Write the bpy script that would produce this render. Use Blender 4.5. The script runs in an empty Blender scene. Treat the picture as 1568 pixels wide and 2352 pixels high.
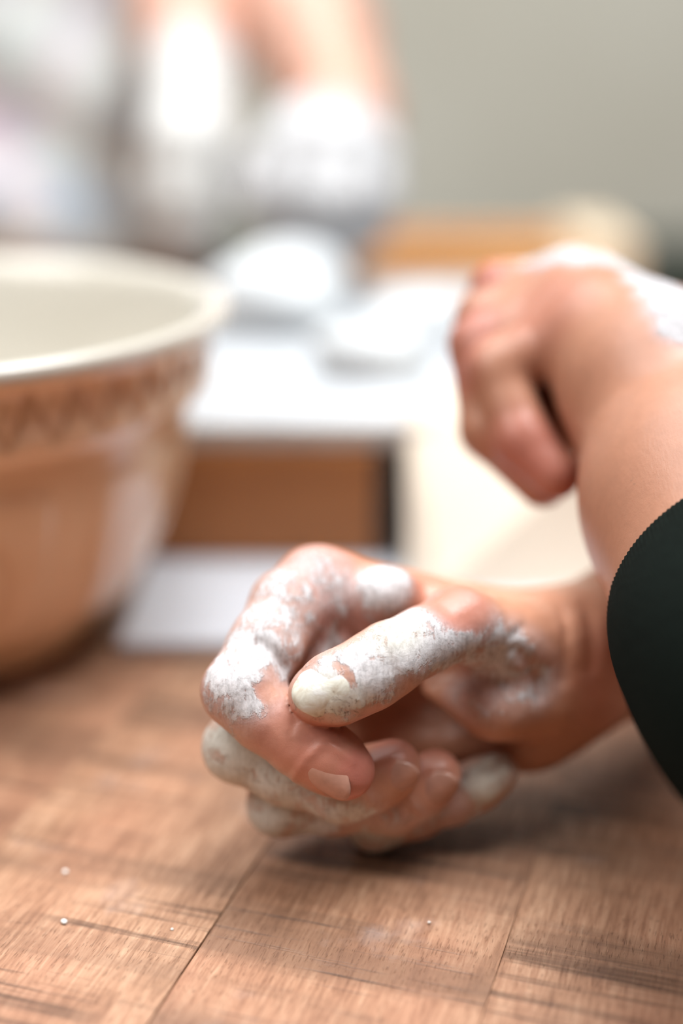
import bpy, bmesh, math, random
import numpy as np
from mathutils import Vector, Matrix
random.seed(4); np.random.seed(4)
S = bpy.context.scene
COL = S.collection

# ------------------------------------------------------------------ camera
FPX = 50.0 * 1568 / 24.0
TH = math.radians(19.0)
CAM_H = 0.214
FW = np.array([0, math.cos(TH), -math.sin(TH)]); RT = np.array([1.0, 0, 0]); UP = np.array([0, math.sin(TH), math.cos(TH)])
CAM = np.array([0, 0, CAM_H])
cd = bpy.data.cameras.new('camera'); cam = bpy.data.objects.new('camera', cd); COL.objects.link(cam)
cam.location = CAM; cam.rotation_euler = (math.radians(90) - TH, 0, 0)
cd.sensor_fit = 'VERTICAL'; cd.sensor_height = 36.0; cd.sensor_width = 24.0; cd.lens = 50.0
cd.clip_start = 0.01; cd.clip_end = 60
cd.dof.use_dof = True; cd.dof.focus_distance = 0.347; cd.dof.aperture_fstop = 2.1
S.camera = cam

# ------------------------------------------------------------------ world, lights, exposure
w = bpy.data.worlds.new('world'); S.world = w; w.use_nodes = True
bg = w.node_tree.nodes['Background']; bg.inputs[0].default_value = (0.86, 0.93, 1.0, 1); bg.inputs[1].default_value = 0.06
def area(name, loc, target, sx, sy, power, col):
    l = bpy.data.lights.new(name, 'AREA'); l.shape = 'RECTANGLE'; l.size = sx; l.size_y = sy; l.energy = power; l.color = col
    o = bpy.data.objects.new(name, l); COL.objects.link(o); o.location = loc
    o.rotation_euler = (Vector(target) - Vector(loc)).to_track_quat('-Z', 'Y').to_euler()
    return o
area('window_daylight', (-0.35, 1.00, 1.8), (0.0, 0.5, 0.0), 1.9, 1.2, 36, (0.98, 0.985, 1.0))
area('window_daylight_high', (0.40, 0.42, 1.75), (0.0, 0.5, 0.0), 0.9, 0.9, 56, (0.97, 0.985, 1.0))
area('fill_light_side', (-1.2, -0.15, 1.65), (-0.1, 0.6, 0.05), 1.1, 1.1, 27, (1.0, 0.97, 0.93))  # front fill added to brighten bowl and shirt, no known window there
vs = S.view_settings
vs.view_transform = 'Standard'; vs.look = 'None'; vs.gamma = 1.0; vs.use_curve_mapping = False; vs.exposure = -0.15
S.cycles.use_denoising = True
S.cycles.max_bounces = 5; S.cycles.diffuse_bounces = 3; S.cycles.glossy_bounces = 3; S.cycles.caustics_reflective = False; S.cycles.caustics_refractive = False
S.cycles.use_adaptive_sampling = True; S.cycles.adaptive_threshold = 0.08

# ------------------------------------------------------------------ helpers
def P(px, py, d):
    """world point seen at that spot of the frame, d metres along the optical axis"""
    return CAM + d * (FW + (px - 784) / FPX * RT + (1176 - py) / FPX * UP)
def G(px, py, z=0.0):
    r = FW + (px - 784) / FPX * RT + (1176 - py) / FPX * UP
    return CAM + (z - CAM_H) / r[2] * r
def link(name, me, mat=None, parent=None):
    o = bpy.data.objects.new(name, me); COL.objects.link(o)
    if mat is not None: me.materials.append(mat)
    if parent is not None: o.parent = parent
    return o
def mesh_of(name, v, f, smooth=True):
    me = bpy.data.meshes.new(name); me.from_pydata([tuple(map(float, p)) for p in v], [], [tuple(map(int, q)) for q in f]); me.update()
    if smooth: me.polygons.foreach_set('use_smooth', [True] * len(me.polygons))
    return me
def empty(name, loc=(0, 0, 0)):
    o = bpy.data.objects.new(name, None); COL.objects.link(o); o.location = loc; o.empty_display_size = 0.02
    bpy.context.view_layer.update()
    return o
def tag(o, label, cat, group=None, kind=None):
    o['label'] = label
    if cat: o['category'] = cat
    if group: o['group'] = group
    if kind: o['kind'] = kind
def sub(parent, o):
    """parent keeping the world place"""
    o.parent = parent; o.matrix_parent_inverse = parent.matrix_world.inverted(); return o
def box_bm(sx, sy, sz, bev=0.001, seg=2):
    bm = bmesh.new(); bmesh.ops.create_cube(bm, size=1)
    bmesh.ops.scale(bm, vec=(sx, sy, sz), verts=bm.verts)
    if bev: bmesh.ops.bevel(bm, geom=list(bm.edges), offset=bev, segments=seg, affect='EDGES', profile=0.6)
    return bm
def bm_mesh(name, bm, smooth=False):
    me = bpy.data.meshes.new(name); bm.to_mesh(me); bm.free()
    if smooth: me.polygons.foreach_set('use_smooth', [True] * len(me.polygons))
    return me

# ---- node material helpers
class NT:
    def __init__(s, name):
        s.m = bpy.data.materials.new(name); s.m.use_nodes = True; s.t = s.m.node_tree; s.n = s.t.nodes
        s.b = s.n['Principled BSDF']
    def node(s, typ, **kw):
        n = s.n.new(typ)
        for k, v in kw.items():
            if hasattr(n, k): setattr(n, k, v)
            else: n.inputs[k].default_value = v
        return n
    def l(s, a, b): s.t.links.new(a, b)
    def set(s, **kw):
        for k, v in kw.items(): s.b.inputs[k.replace('_', ' ')].default_value = v
    def noise(s, vec, scale, detail=3, rough=0.55, dist=0.0):
        n = s.node('ShaderNodeTexNoise'); n.inputs['Scale'].default_value = scale; n.inputs['Detail'].default_value = detail
        n.inputs['Roughness'].default_value = rough; n.inputs['Distortion'].default_value = dist
        if vec is not None: s.l(vec, n.inputs['Vector'])
        return n.outputs['Fac']
    def map(s, vec, scale=(1, 1, 1), rot=(0, 0, 0), loc=(0, 0, 0)):
        n = s.node('ShaderNodeMapping'); n.inputs['Scale'].default_value = scale; n.inputs['Rotation'].default_value = rot; n.inputs['Location'].default_value = loc
        s.l(vec, n.inputs['Vector']); return n.outputs['Vector']
    def ramp(s, fac, stops, interp='LINEAR'):
        n = s.node('ShaderNodeValToRGB'); n.color_ramp.interpolation = interp
        e = n.color_ramp.elements
        while len(e) < len(stops): e.new(0.5)
        for el, (p, c) in zip(e, stops):
            el.position = p; el.color = (c, c, c, 1) if isinstance(c, (int, float)) else (*c, 1)
        s.l(fac, n.inputs['Fac']); return n.outputs['Color']
    def mix(s, fac, a, b, mode='MIX'):
        n = s.node('ShaderNodeMix'); n.data_type = 'RGBA'; n.blend_type = mode
        for sock, v in ((n.inputs[0], fac), (n.inputs[6], a), (n.inputs[7], b)):
            if isinstance(v, (int, float)): sock.default_value = v
            elif isinstance(v, tuple): sock.default_value = (*v, 1)
            else: s.l(v, sock)
        return n.outputs[2]
    def math(s, op, a, b=0.0, clamp=False):
        n = s.node('ShaderNodeMath'); n.operation = op; n.use_clamp = clamp
        for sock, v in ((n.inputs[0], a), (n.inputs[1], b)):
            if isinstance(v, (int, float)): sock.default_value = v
            else: s.l(v, sock)
        return n.outputs[0]
    def bump(s, h, strength, dist, prev=None):
        n = s.node('ShaderNodeBump'); n.inputs['Strength'].default_value = strength; n.inputs['Distance'].default_value = dist
        s.l(h, n.inputs['Height'])
        if prev is not None: s.l(prev, n.inputs['Normal'])
        return n.outputs['Normal']
    def attr(s, name):
        n = s.node('ShaderNodeAttribute'); n.attribute_name = name; return n.outputs['Fac']
    def obj(s): return s.node('ShaderNodeTexCoord').outputs['Object']
    def pos(s): return s.node('ShaderNodeNewGeometry').outputs['Position']

def m_plain(name, col, rough=0.6, var=0.06, scale=40, bump=0.0, spec=0.5, coat=0.0):
    k = NT(name); n = k.noise(k.obj(), scale, 4)
    a = tuple(min(1, c * (1 + var)) for c in col); b = tuple(c * (1 - var) for c in col)
    k.l(k.ramp(n, [(0.3, b), (0.7, a)]), k.b.inputs['Base Color'])
    k.set(Roughness=rough, Specular_IOR_Level=spec, Coat_Weight=coat)
    if bump: k.l(k.bump(n, 1.0, bump), k.b.inputs['Normal'])
    return k.m

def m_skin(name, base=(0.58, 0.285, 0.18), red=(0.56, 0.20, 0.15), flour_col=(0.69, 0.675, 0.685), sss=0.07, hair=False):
    k = NT(name); p = k.pos()
    n1 = k.noise(p, 60, 3); n2 = k.noise(p, 260, 4, 0.6)
    skin = k.mix(k.attr('red'), base, red)
    skin = k.mix(k.math('MULTIPLY', k.ramp(n1, [(0.35, 0.0), (0.7, 1.0)]), 0.35), skin, tuple(c * 0.80 for c in base))
    skin = k.mix(0.12, skin, k.ramp(n2, [(0.3, 0.25), (0.7, 1.0)]), 'MULTIPLY')
    # flour: painted coverage broken into thick streaky patches over a thin film
    fl = k.attr('flour')
    st = k.noise(p, 150, 7, 0.66, 0.7)
    st2 = k.noise(k.map(p, (1100, 500, 260), (0.3, 0.5, 0.6)), 1.0, 4, 0.65)
    brk = k.math('ADD', k.math('MULTIPLY', st, 0.72), k.math('MULTIPLY', st2, 0.28))
    thick = k.math('SUBTRACT', k.math('ADD', k.math('MULTIPLY', fl, 0.40), brk), 0.715)
    thick = k.math('MULTIPLY', thick, 7.0, True)
    thick = k.math('MULTIPLY', thick, k.ramp(fl, [(0.05, 0.0), (0.35, 1.0)]))
    film = k.math('MULTIPLY', fl, k.ramp(k.noise(p, 90, 4, 0.6, 0.5), [(0.32, 0.45), (0.66, 0.85)]), True)
    m = k.math('MINIMUM', k.math('MAXIMUM', thick, film), 0.96)
    fcol = k.mix(k.ramp(n1, [(0.4, 0.0), (0.75, 1.0)]), flour_col, tuple(c * 0.93 for c in flour_col))
    fcol = k.mix(thick, (0.58, 0.50, 0.52), fcol)
    fcol = k.mix(0.45, fcol, k.ramp(st2, [(0.35, 0.45), (0.58, 1.0)]), 'MULTIPLY')
    fcol = k.mix(0.35, fcol, k.ramp(k.noise(p, 600, 4, 0.7, 0.6), [(0.38, 0.35), (0.52, 1.0)]), 'MULTIPLY')
    # caked dough
    ck = k.attr('cake')
    fcol = k.mix(k.math('MULTIPLY', ck, 0.8), fcol, (0.66, 0.64, 0.52))
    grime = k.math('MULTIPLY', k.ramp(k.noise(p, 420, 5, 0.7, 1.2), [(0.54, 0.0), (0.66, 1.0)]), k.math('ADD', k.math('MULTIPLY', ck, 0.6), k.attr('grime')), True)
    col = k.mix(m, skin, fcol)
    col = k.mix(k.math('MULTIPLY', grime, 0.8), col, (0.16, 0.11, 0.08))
    k.l(col, k.b.inputs['Base Color'])
    k.l(k.math('MULTIPLY', k.math('SUBTRACT', 1.0, m), sss), k.b.inputs['Subsurface Weight'])
    k.set(Subsurface_Radius=(1.0, 0.35, 0.2), Subsurface_Scale=0.004, Specular_IOR_Level=0.45)
    k.l(k.math('ADD', k.math('MULTIPLY', m, 0.5), 0.36), k.b.inputs['Roughness'])
    # relief: fine skin lines, and crusty flour
    vo = k.node('ShaderNodeTexVoronoi'); vo.feature = 'DISTANCE_TO_EDGE'; vo.inputs['Scale'].default_value = 2300
    k.l(k.map(p, (1, 1, 0.55), (0.2, 0.4, 0.3)), vo.inputs['Vector'])
    lines = k.ramp(vo.outputs['Distance'], [(0.0, 0.0), (0.12, 1.0)])
    b1 = k.bump(k.math('ADD', k.math('MULTIPLY', lines, k.math('SUBTRACT', 1.0, m)), m), 0.10 if hair else 0.12, 0.0002)
    b2 = k.bump(n2, 0.12 if hair else 0.25, 0.0006, b1)
    b3 = k.bump(k.math('MULTIPLY', m, k.math('ADD', brk, 0.3)), 0.6, 0.0008, b2)
    if hair:
        hs = k.noise(k.map(p, (1500, 420, 240), (0.5, 0.25, 0.3)), 1.0, 3, 0.6)
        b3 = k.bump(hs, 0.22, 0.0003, b3)
    k.l(b3, k.b.inputs['Normal'])
    return k.m

# ------------------------------------------------------------------ implicit surfaces (smooth unions of tapered capsules)
class Field:
    def __init__(s, lo, hi, res):
        s.lo = np.array(lo, float); s.res = res
        s.n = np.ceil((np.array(hi) - s.lo) / res).astype(int) + 1
        s.ax = [s.lo[i] + res * np.arange(s.n[i]) for i in range(3)]
    def new(s): return np.full(s.n, 0.05, np.float32)
    def win(s, lo, hi):
        a = np.clip(np.floor((lo - s.lo) / s.res).astype(int), 0, s.n); b = np.clip(np.ceil((hi - s.lo) / s.res).astype(int) + 1, 0, s.n)
        sl = tuple(slice(a[i], b[i]) for i in range(3))
        g = np.meshgrid(*[s.ax[i][sl[i]].astype(np.float32) for i in range(3)], indexing='ij', sparse=True)
        return sl, g
def smin_into(A, sl, d, k):
    a = A[sl]
    if a.size == 0: return
    if k <= 0: A[sl] = np.minimum(a, d); return
    h = np.maximum(k - np.abs(a - d), 0) / k
    A[sl] = np.minimum(a, d) - h * h * k * 0.25
def cone_d(g, a, b, ra, rb):
    ba = b - a; l2 = ba @ ba; rr = ra - rb; a2 = l2 - rr * rr; il2 = 1.0 / l2
    X, Y, Z = g[0] - a[0], g[1] - a[1], g[2] - a[2]
    y = X * ba[0] + Y * ba[1] + Z * ba[2]; z = y - l2
    x2 = (X * l2 - ba[0] * y) ** 2 + (Y * l2 - ba[1] * y) ** 2 + (Z * l2 - ba[2] * y) ** 2
    y2 = y * y * l2; z2 = z * z * l2
    k = np.sign(rr) * rr * rr * x2
    d1 = np.sqrt(x2 + z2) * il2 - rb
    d2 = np.sqrt(x2 + y2) * il2 - ra
    d3 = (np.sqrt(x2 * a2 * il2) + y * rr) * il2 - ra
    return np.where(np.sign(z) * a2 * z2 > k, d1, np.where(np.sign(y) * a2 * y2 < k, d2, d3))
def add_cone(F, A, a, b, ra, rb, k=0.0, m=0.014):
    a, b = np.array(a, float), np.array(b, float)
    r = max(ra, rb) + m
    sl, g = F.win(np.minimum(a, b) - r, np.maximum(a, b) + r)
    if min(len(x.ravel()) for x in g) == 0: return
    smin_into(A, sl, cone_d(g, a, b, ra, rb).astype(np.float32), k)
def add_ell(F, A, c, axes, radii, k=0.0, m=0.012):
    c = np.array(c, float); r = max(radii) + m
    sl, g = F.win(c - r, c + r)
    if min(len(x.ravel()) for x in g) == 0: return
    X, Y, Z = g[0] - c[0], g[1] - c[1], g[2] - c[2]
    q = 0; q2 = 0
    for ax, ra in zip(axes, radii):
        t = X * ax[0] + Y * ax[1] + Z * ax[2]
        q = q + (t / ra) ** 2; q2 = q2 + (t / ra / ra) ** 2
    q = np.sqrt(q); q2 = np.sqrt(q2) + 1e-9
    smin_into(A, sl, (q * (q - 1) / q2).astype(np.float32), k)
def chain(F, A, pts, k=0.003):
    for (a, ra), (b, rb) in zip(pts[:-1], pts[1:]): add_cone(F, A, a, b, ra, rb, k)
def groove(F, A, pts, depth, sigma):
    pts = [np.array(p, float) for p in pts]
    D = None
    lo = np.min(pts, 0) - 4 * sigma; hi = np.max(pts, 0) + 4 * sigma
    sl, g = F.win(lo, hi)
    for a, b in zip(pts[:-1], pts[1:]):
        d = cone_d(g, a, b + 1e-7, 0.0, 0.0)
        D = d if D is None else np.minimum(D, d)
    A[sl] += (depth * np.exp(-(D / sigma) ** 2)).astype(np.float32)
def surf_depth(F, A, px, py, d0=0.30, d1=0.60):
    ds = np.arange(d0, d1, F.res * 0.5)
    pts = CAM + ds[:, None] * (FW + (px - 784) / FPX * RT + (1176 - py) / FPX * UP)
    ii = np.round((pts - F.lo) / F.res).astype(int)
    ok = np.all((ii >= 0) & (ii < F.n), 1)
    v = np.where(ok, A[tuple(np.clip(ii, 0, F.n - 1).T)], 1)
    h = np.nonzero(v < 0)[0]
    return ds[h[0]] if len(h) else None
def surf(F, A, px, py, **kw):
    d = surf_depth(F, A, px, py, **kw)
    return None if d is None else P(px, py, d)
def nets(F, A, name):
    """naive surface nets"""
    A = A.copy()
    for ax in range(3):
        for e in (0, -1):
            sl = [slice(None)] * 3; sl[ax] = e; A[tuple(sl)] = np.maximum(A[tuple(sl)], 1e-4)
    ins = A < 0
    n = np.array(A.shape) - 1
    cnt = np.zeros(n, np.int8)
    for dx in (0, 1):
        for dy in (0, 1):
            for dz in (0, 1): cnt += ins[dx:dx + n[0], dy:dy + n[1], dz:dz + n[2]]
    act = (cnt > 0) & (cnt < 8)
    ci = np.argwhere(act); idx = np.full(n, -1, np.int64); idx[act] = np.arange(len(ci))
    corners = [(x, y, z) for x in (0, 1) for y in (0, 1) for z in (0, 1)]
    val = {c: A[ci[:, 0] + c[0], ci[:, 1] + c[1], ci[:, 2] + c[2]].astype(np.float64) for c in corners}
    acc = np.zeros((len(ci), 3)); num = np.zeros(len(ci))
    for a in corners:
        for ax in range(3):
            if a[ax]: continue
            b = list(a); b[ax] = 1; b = tuple(b)
            va, vb = val[a], val[b]; cr = (va < 0) != (vb < 0)
            t = np.where(cr, va / np.where(cr, va - vb, 1), 0)
            p = np.tile(np.array(a, float), (len(ci), 1)); p[:, ax] = t
            acc += np.where(cr[:, None], p, 0); num += cr
    v = F.lo + (ci + acc / num[:, None]) * F.res
    quads = []
    for ax in range(3):
        u, w_ = (ax + 1) % 3, (ax + 2) % 3
        sl0 = [slice(0, n[i]) for i in range(3)]; sl1 = list(sl0); sl1[ax] = slice(1, n[ax] + 1)
        s0, s1 = ins[tuple(sl0)], ins[tuple(sl1)]
        e = np.argwhere(s0 != s1); e = e[(e[:, u] > 0) & (e[:, w_] > 0)]
        du = np.zeros(3, int); du[u] = 1; dw = np.zeros(3, int); dw[w_] = 1
        q = np.stack([idx[tuple(e.T)], idx[tuple((e - du).T)], idx[tuple((e - du - dw).T)], idx[tuple((e - dw).T)]], 1)
        flip = ~s0[tuple(e.T)]
        q[flip] = q[flip][:, ::-1]
        quads.append(q)
    q = np.concatenate(quads); q = q[(q >= 0).all(1)]
    # slip the vertices smooth (two gentle passes along the mesh edges)
    for it in range(3):
        s_ = np.zeros_like(v); c_ = np.zeros(len(v))
        for a in range(4):
            for b in ((a + 1) % 4, (a + 3) % 4):
                np.add.at(s_, q[:, a], v[q[:, b]]); np.add.at(c_, q[:, a], 1)
        lam = (0.5, -0.5, 0.4)[it]
        v = v + lam * (s_ / np.maximum(c_, 1)[:, None] - v)
    me = bpy.data.meshes.new(name)
    me.vertices.add(len(v)); me.vertices.foreach_set('co', v.astype(np.float32).ravel())
    me.loops.add(len(q) * 4); me.loops.foreach_set('vertex_index', q.ravel().astype(np.int32))
    me.polygons.add(len(q)); me.polygons.foreach_set('loop_start', np.arange(0, len(q) * 4, 4, dtype=np.int32))
    me.polygons.foreach_set('use_smooth', np.ones(len(q), bool))
    me.update(calc_edges=True); me.validate()
    return me, v
def paint(me, v, name, blobs):
    """blobs: (point, radius, weight); soft spots of coverage on the skin; negative weight wipes it clean"""
    a = np.zeros(len(v))
    for c, r, wt in blobs:
        if c is None: continue
        d = np.linalg.norm(v - c, axis=1) / r
        s_ = np.clip(1.55 - d, 0, 1.0); s_ = s_ * s_ * (3 - 2 * s_)
        if wt >= 0: a = np.maximum(a, s_ * wt)
        else: a = a * (1 + wt * s_)
    at = me.attributes.new(name, 'FLOAT', 'POINT'); at.data.foreach_set('value', a.astype(np.float32))
def nail(name, mat, parent, c, along, normal, length, width, curl=1.15, thick=0.0006, lift=0.0):
    """a curved finger nail: c = middle of the plate on the skin"""
    along = np.array(along, float); along /= np.linalg.norm(along)
    normal = np.array(normal, float); normal -= along * (normal @ along); normal /= np.linalg.norm(normal)
    side = np.cross(along, normal)
    R = width / 2 / math.sin(curl)
    nu, nv = 13, 13; v = []; f = []
    for lay in (0, 1):
        for j in range(nv):
            t = j / (nv - 1)
            wsc = (0.86 + 0.14 * math.sin(min(1, t * 1.6) * math.pi / 2)) * (1 if t < 0.8 else 1 - 0.30 * ((t - 0.8) / 0.2) ** 2)
            for i in range(nu):
                s_ = i / (nu - 1) * 2 - 1
                ang = s_ * curl * wsc
                ln = (t - 0.5) * length
                ln += (0.16 * length * (1 - s_ * s_) if t > 0.5 else -0.12 * length * (1 - s_ * s_)) * abs(t - 0.5) * 2 - (0.04 * length if t > 0.5 else 0) * s_ * s_
                h = R * (math.cos(ang) - 1) - 0.0006 * (t - 0.35) ** 2 * 4 - (0 if lay else 0) + lift
                if t < 0.12: h -= 0.0006 * (0.12 - t) / 0.12
                h -= thick * lay
                v.append(c + along * ln + side * (R * math.sin(ang)) + normal * h)
    def id_(l, j, i): return l * nu * nv + j * nu + i
    for j in range(nv - 1):
        for i in range(nu - 1):
            f.append((id_(0, j, i), id_(0, j, i + 1), id_(0, j + 1, i + 1), id_(0, j + 1, i)))
            f.append((id_(1, j, i), id_(1, j + 1, i), id_(1, j + 1, i + 1), id_(1, j, i + 1)))
    for j in range(nv - 1):
        for i in (0, nu - 1): f.append((id_(0, j, i), id_(0, j + 1, i), id_(1, j + 1, i), id_(1, j, i)))
    for i in range(nu - 1):
        for j in (0, nv - 1): f.append((id_(0, j, i), id_(0, j, i + 1), id_(1, j, i + 1), id_(1, j, i)))
    me = mesh_of(name, v, f)
    bm = bmesh.new(); bm.from_mesh(me); bmesh.ops.recalc_face_normals(bm, faces=bm.faces); bm.to_mesh(me); bm.free()
    o = link(name, me, mat); sub(parent, o); return o

# ------------------------------------------------------------------ materials
def m_wood_table():
    k = NT('weathered_plank_wood')
    tc = k.node('ShaderNodeTexCoord').outputs['Object']
    inf = k.node('ShaderNodeObjectInfo')
    off = k.node('ShaderNodeVectorMath'); off.operation = 'ADD'
    cmb = k.node('ShaderNodeCombineXYZ'); 
    k.l(k.math('MULTIPLY', inf.outputs['Random'], 7.0), cmb.inputs[0]); k.l(k.math('MULTIPLY', inf.outputs['Random'], 13.0), cmb.inputs[1])
    k.l(tc, off.inputs[0]); k.l(cmb.outputs[0], off.inputs[1]); p = off.outputs[0]
    big = k.noise(k.map(p, (14, 5, 5)), 1.0, 3)
    fib = k.math('ADD', k.math('MULTIPLY', k.noise(k.map(p, (950, 75, 60)), 1.0, 4, 0.6, 0.4), 0.62), k.math('MULTIPLY', k.noise(k.map(p, (120, 26, 30)), 1.0, 4, 0.6, 0.4), 0.38))
    pore = k.noise(k.map(p, (2400, 330, 300)), 1.0, 2, 0.5)
    saw = k.noise(k.map(p, (13, 520, 50)), 1.0, 4, 0.7, 0.15)
    sawm = k.noise(k.map(p, (16, 30, 10)), 1.0, 2)
    soft = k.noise(k.map(p, (5, 42, 20)), 1.0, 5, 0.62, 0.3)
    col = k.ramp(fib, [(0.33, (0.175, 0.082, 0.042)), (0.5, (0.37, 0.200, 0.117)), (0.66, (0.54, 0.335, 0.215))])
    col = k.mix(k.ramp(big, [(0.44, 0.0), (0.70, 0.42)]), col, (0.40, 0.165, 0.10))
    col = k.mix(k.math('MULTIPLY', k.ramp(soft, [(0.38, 1.0), (0.54, 0.0)]), 0.62), col, (0.15, 0.08, 0.048))
    pm = k.ramp(pore, [(0.30, 1.0), (0.40, 0.0)])
    col = k.mix(k.math('MULTIPLY', pm, 0.42), col, (0.13, 0.06, 0.035))
    sm = k.math('MULTIPLY', k.ramp(saw, [(0.32, 1.0), (0.40, 0.0)]), k.ramp(sawm, [(0.44, 0.0), (0.56, 1.0)]))
    col = k.mix(k.math('MULTIPLY', sm, 0.9), col, (0.045, 0.026, 0.02))
    saw2 = k.noise(k.map(p, (5, 210, 30), (0, 0, 0.03), (4, 2, 0)), 1.0, 5, 0.72, 0.2)
    sm2 = k.math('MULTIPLY', k.ramp(saw2, [(0.38, 1.0), (0.48, 0.0)]), k.ramp(k.noise(k.map(p, (13, 17, 10), (0, 0, 0), (7, 1, 3)), 1.0, 2), [(0.45, 0.0), (0.60, 1.0)]))
    col = k.mix(k.math('MULTIPLY', sm2, 0.8), col, (0.07, 0.036, 0.022))
    # old flour rubbed into the surface
    wp = k.pos()
    sme = k.math('MULTIPLY', k.ramp(k.noise(wp, 26, 5, 0.6), [(0.60, 0.0), (0.74, 1.0)]), 0.28)
    col = k.mix(sme, col, (0.62, 0.52, 0.48))
    k.l(col, k.b.inputs['Base Color'])
    k.l(k.ramp(fib, [(0.3, 0.60), (0.7, 0.40)]), k.b.inputs['Roughness'])
    h = k.math('SUBTRACT', k.math('MULTIPLY', fib, 0.5), k.math('ADD', k.math('MULTIPLY', pm, 0.4), k.math('MULTIPLY', sm, 0.9)))
    k.l(k.bump(h, 0.6, 0.0006), k.b.inputs['Normal'])
    return k.m
def m_wood(name, c0, c1, along='x', rough=0.5):
    k = NT(name); p = k.obj(); sc = (8, 120, 120) if along == 'x' else (120, 8, 120)
    n = k.noise(k.map(p, sc), 1.0, 4, 0.6, 0.4)
    k.l(k.ramp(n, [(0.3, c0), (0.7, c1)]), k.b.inputs['Base Color']); k.set(Roughness=rough)
    k.l(k.bump(n, 0.3, 0.0008), k.b.inputs['Normal']); return k.m
M = {}
M['table'] = m_wood_table()
M['skin'] = m_skin('skin_dusted_with_flour')
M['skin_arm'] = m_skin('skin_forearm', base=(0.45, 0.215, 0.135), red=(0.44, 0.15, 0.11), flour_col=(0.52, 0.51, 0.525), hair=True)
M['skin_far'] = m_skin('skin_baker', base=(0.60, 0.33, 0.24), flour_col=(0.56, 0.57, 0.58))
M['nail'] = m_plain('nail_plate', (0.50, 0.265, 0.195), 0.26, 0.12, 300, 0.00006, 0.5)
M['knit'] = m_plain('black_knit', (0.0055, 0.0085, 0.0070), 1.0, 0.25, 500, 0.0003, 0.05)
M['gap'] = m_plain('dark_joint', (0.12, 0.07, 0.045), 0.9)
def m_wall():
    k = NT('painted_wall'); n = k.noise(k.obj(), 1.6, 3)
    k.l(k.ramp(n, [(0.3, (0.56, 0.535, 0.445)), (0.7, (0.66, 0.645, 0.56))]), k.b.inputs['Base Color']); k.set(Roughness=0.8); return k.m
M['wall'] = m_wall()
M['wains'] = m_plain('dark_green_paint', (0.055, 0.068, 0.052), 0.6)
M['floor'] = m_wood('floor_wood', (0.16, 0.10, 0.06), (0.25, 0.16, 0.10))
M['cane'] = None

# ------------------------------------------------------------------ the room
def plane(name, pts, mat, parent=None, thick=0.02):
    v = [np.array(p, float) for p in pts]; nrm = np.cross(v[1] - v[0], v[3] - v[0]); nrm /= np.linalg.norm(nrm)
    vv = v + [p - nrm * thick for p in v]
    f = [(0, 1, 2, 3), (7, 6, 5, 4)] + [(i, i + 4, (i + 1) % 4 + 4, (i + 1) % 4) for i in range(4)]
    o = link(name, mesh_of(name, vv, f, False), mat, parent); return o
TZ = -0.75
o = plane('floor', [(-3, -1.5, TZ), (3, -1.5, TZ), (3, 2.4, TZ), (-3, 2.4, TZ)], M['floor']); o['kind'] = 'structure'
o = plane('wall_back', [(-3, 2.4, TZ), (3, 2.4, TZ), (3, 2.4, 1.9), (-3, 2.4, 1.9)], M['wall']); o['kind'] = 'structure'
o = plane('trim_1', [(-3, 2.375, TZ), (3, 2.375, TZ), (3, 2.375, -0.13), (-3, 2.375, -0.13)], M['wains']); o['kind'] = 'structure'

# ------------------------------------------------------------------ table: planks running away from the viewer
table = empty('plank_table', (0, 0.5, TZ)); tag(table, 'worn brown wooden plank table under the floury hands', 'table')
PANG = math.radians(17.5); PW = 0.0715
pd = np.array([math.sin(PANG), math.cos(PANG), 0]); pn = np.array([math.cos(PANG), -math.sin(PANG), 0])
seam0 = G(1100, 2352)
bm = box_bm(PW - 0.00018, 1.32, 0.028, 0.0003, 2); plank_me = bm_mesh('plank', bm); plank_me.materials.append(M['table'])
for i in range(-9, 8):
    o = bpy.data.objects.new('plank', plank_me); COL.objects.link(o)
    c = seam0 + pn * PW * (i + 0.5) + pd * 0.22
    o.location = (c[0], c[1], -0.014 - (0.0004 if i % 2 else 0.0)); o.rotation_euler = (0, 0, -PANG)
    sub(table, o)
bm = box_bm(PW * 17, 1.30, 0.01, 0); o = link('under_board', bm_mesh('under_board', bm), M['gap'])
c = seam0 + pn * PW * (-0.5) + pd * 0.22; o.location = (c[0], c[1], -0.034); o.rotation_euler = (0, 0, -PANG); sub(table, o)
leg_me = bm_mesh('leg', box_bm(0.07, 0.07, 0.70, 0.004)); leg_me.materials.append(M['table'])
for a, b in ((-8, -0.36), (-8, 0.78), (7, -0.36), (7, 0.78)):
    c = seam0 + pn * PW * a + pd * b
    o = bpy.data.objects.new('leg', leg_me); COL.objects.link(o); o.location = (c[0], c[1], -0.39 - 0.009); o.rotation_euler = (0, 0, -PANG); sub(table, o)

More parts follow.
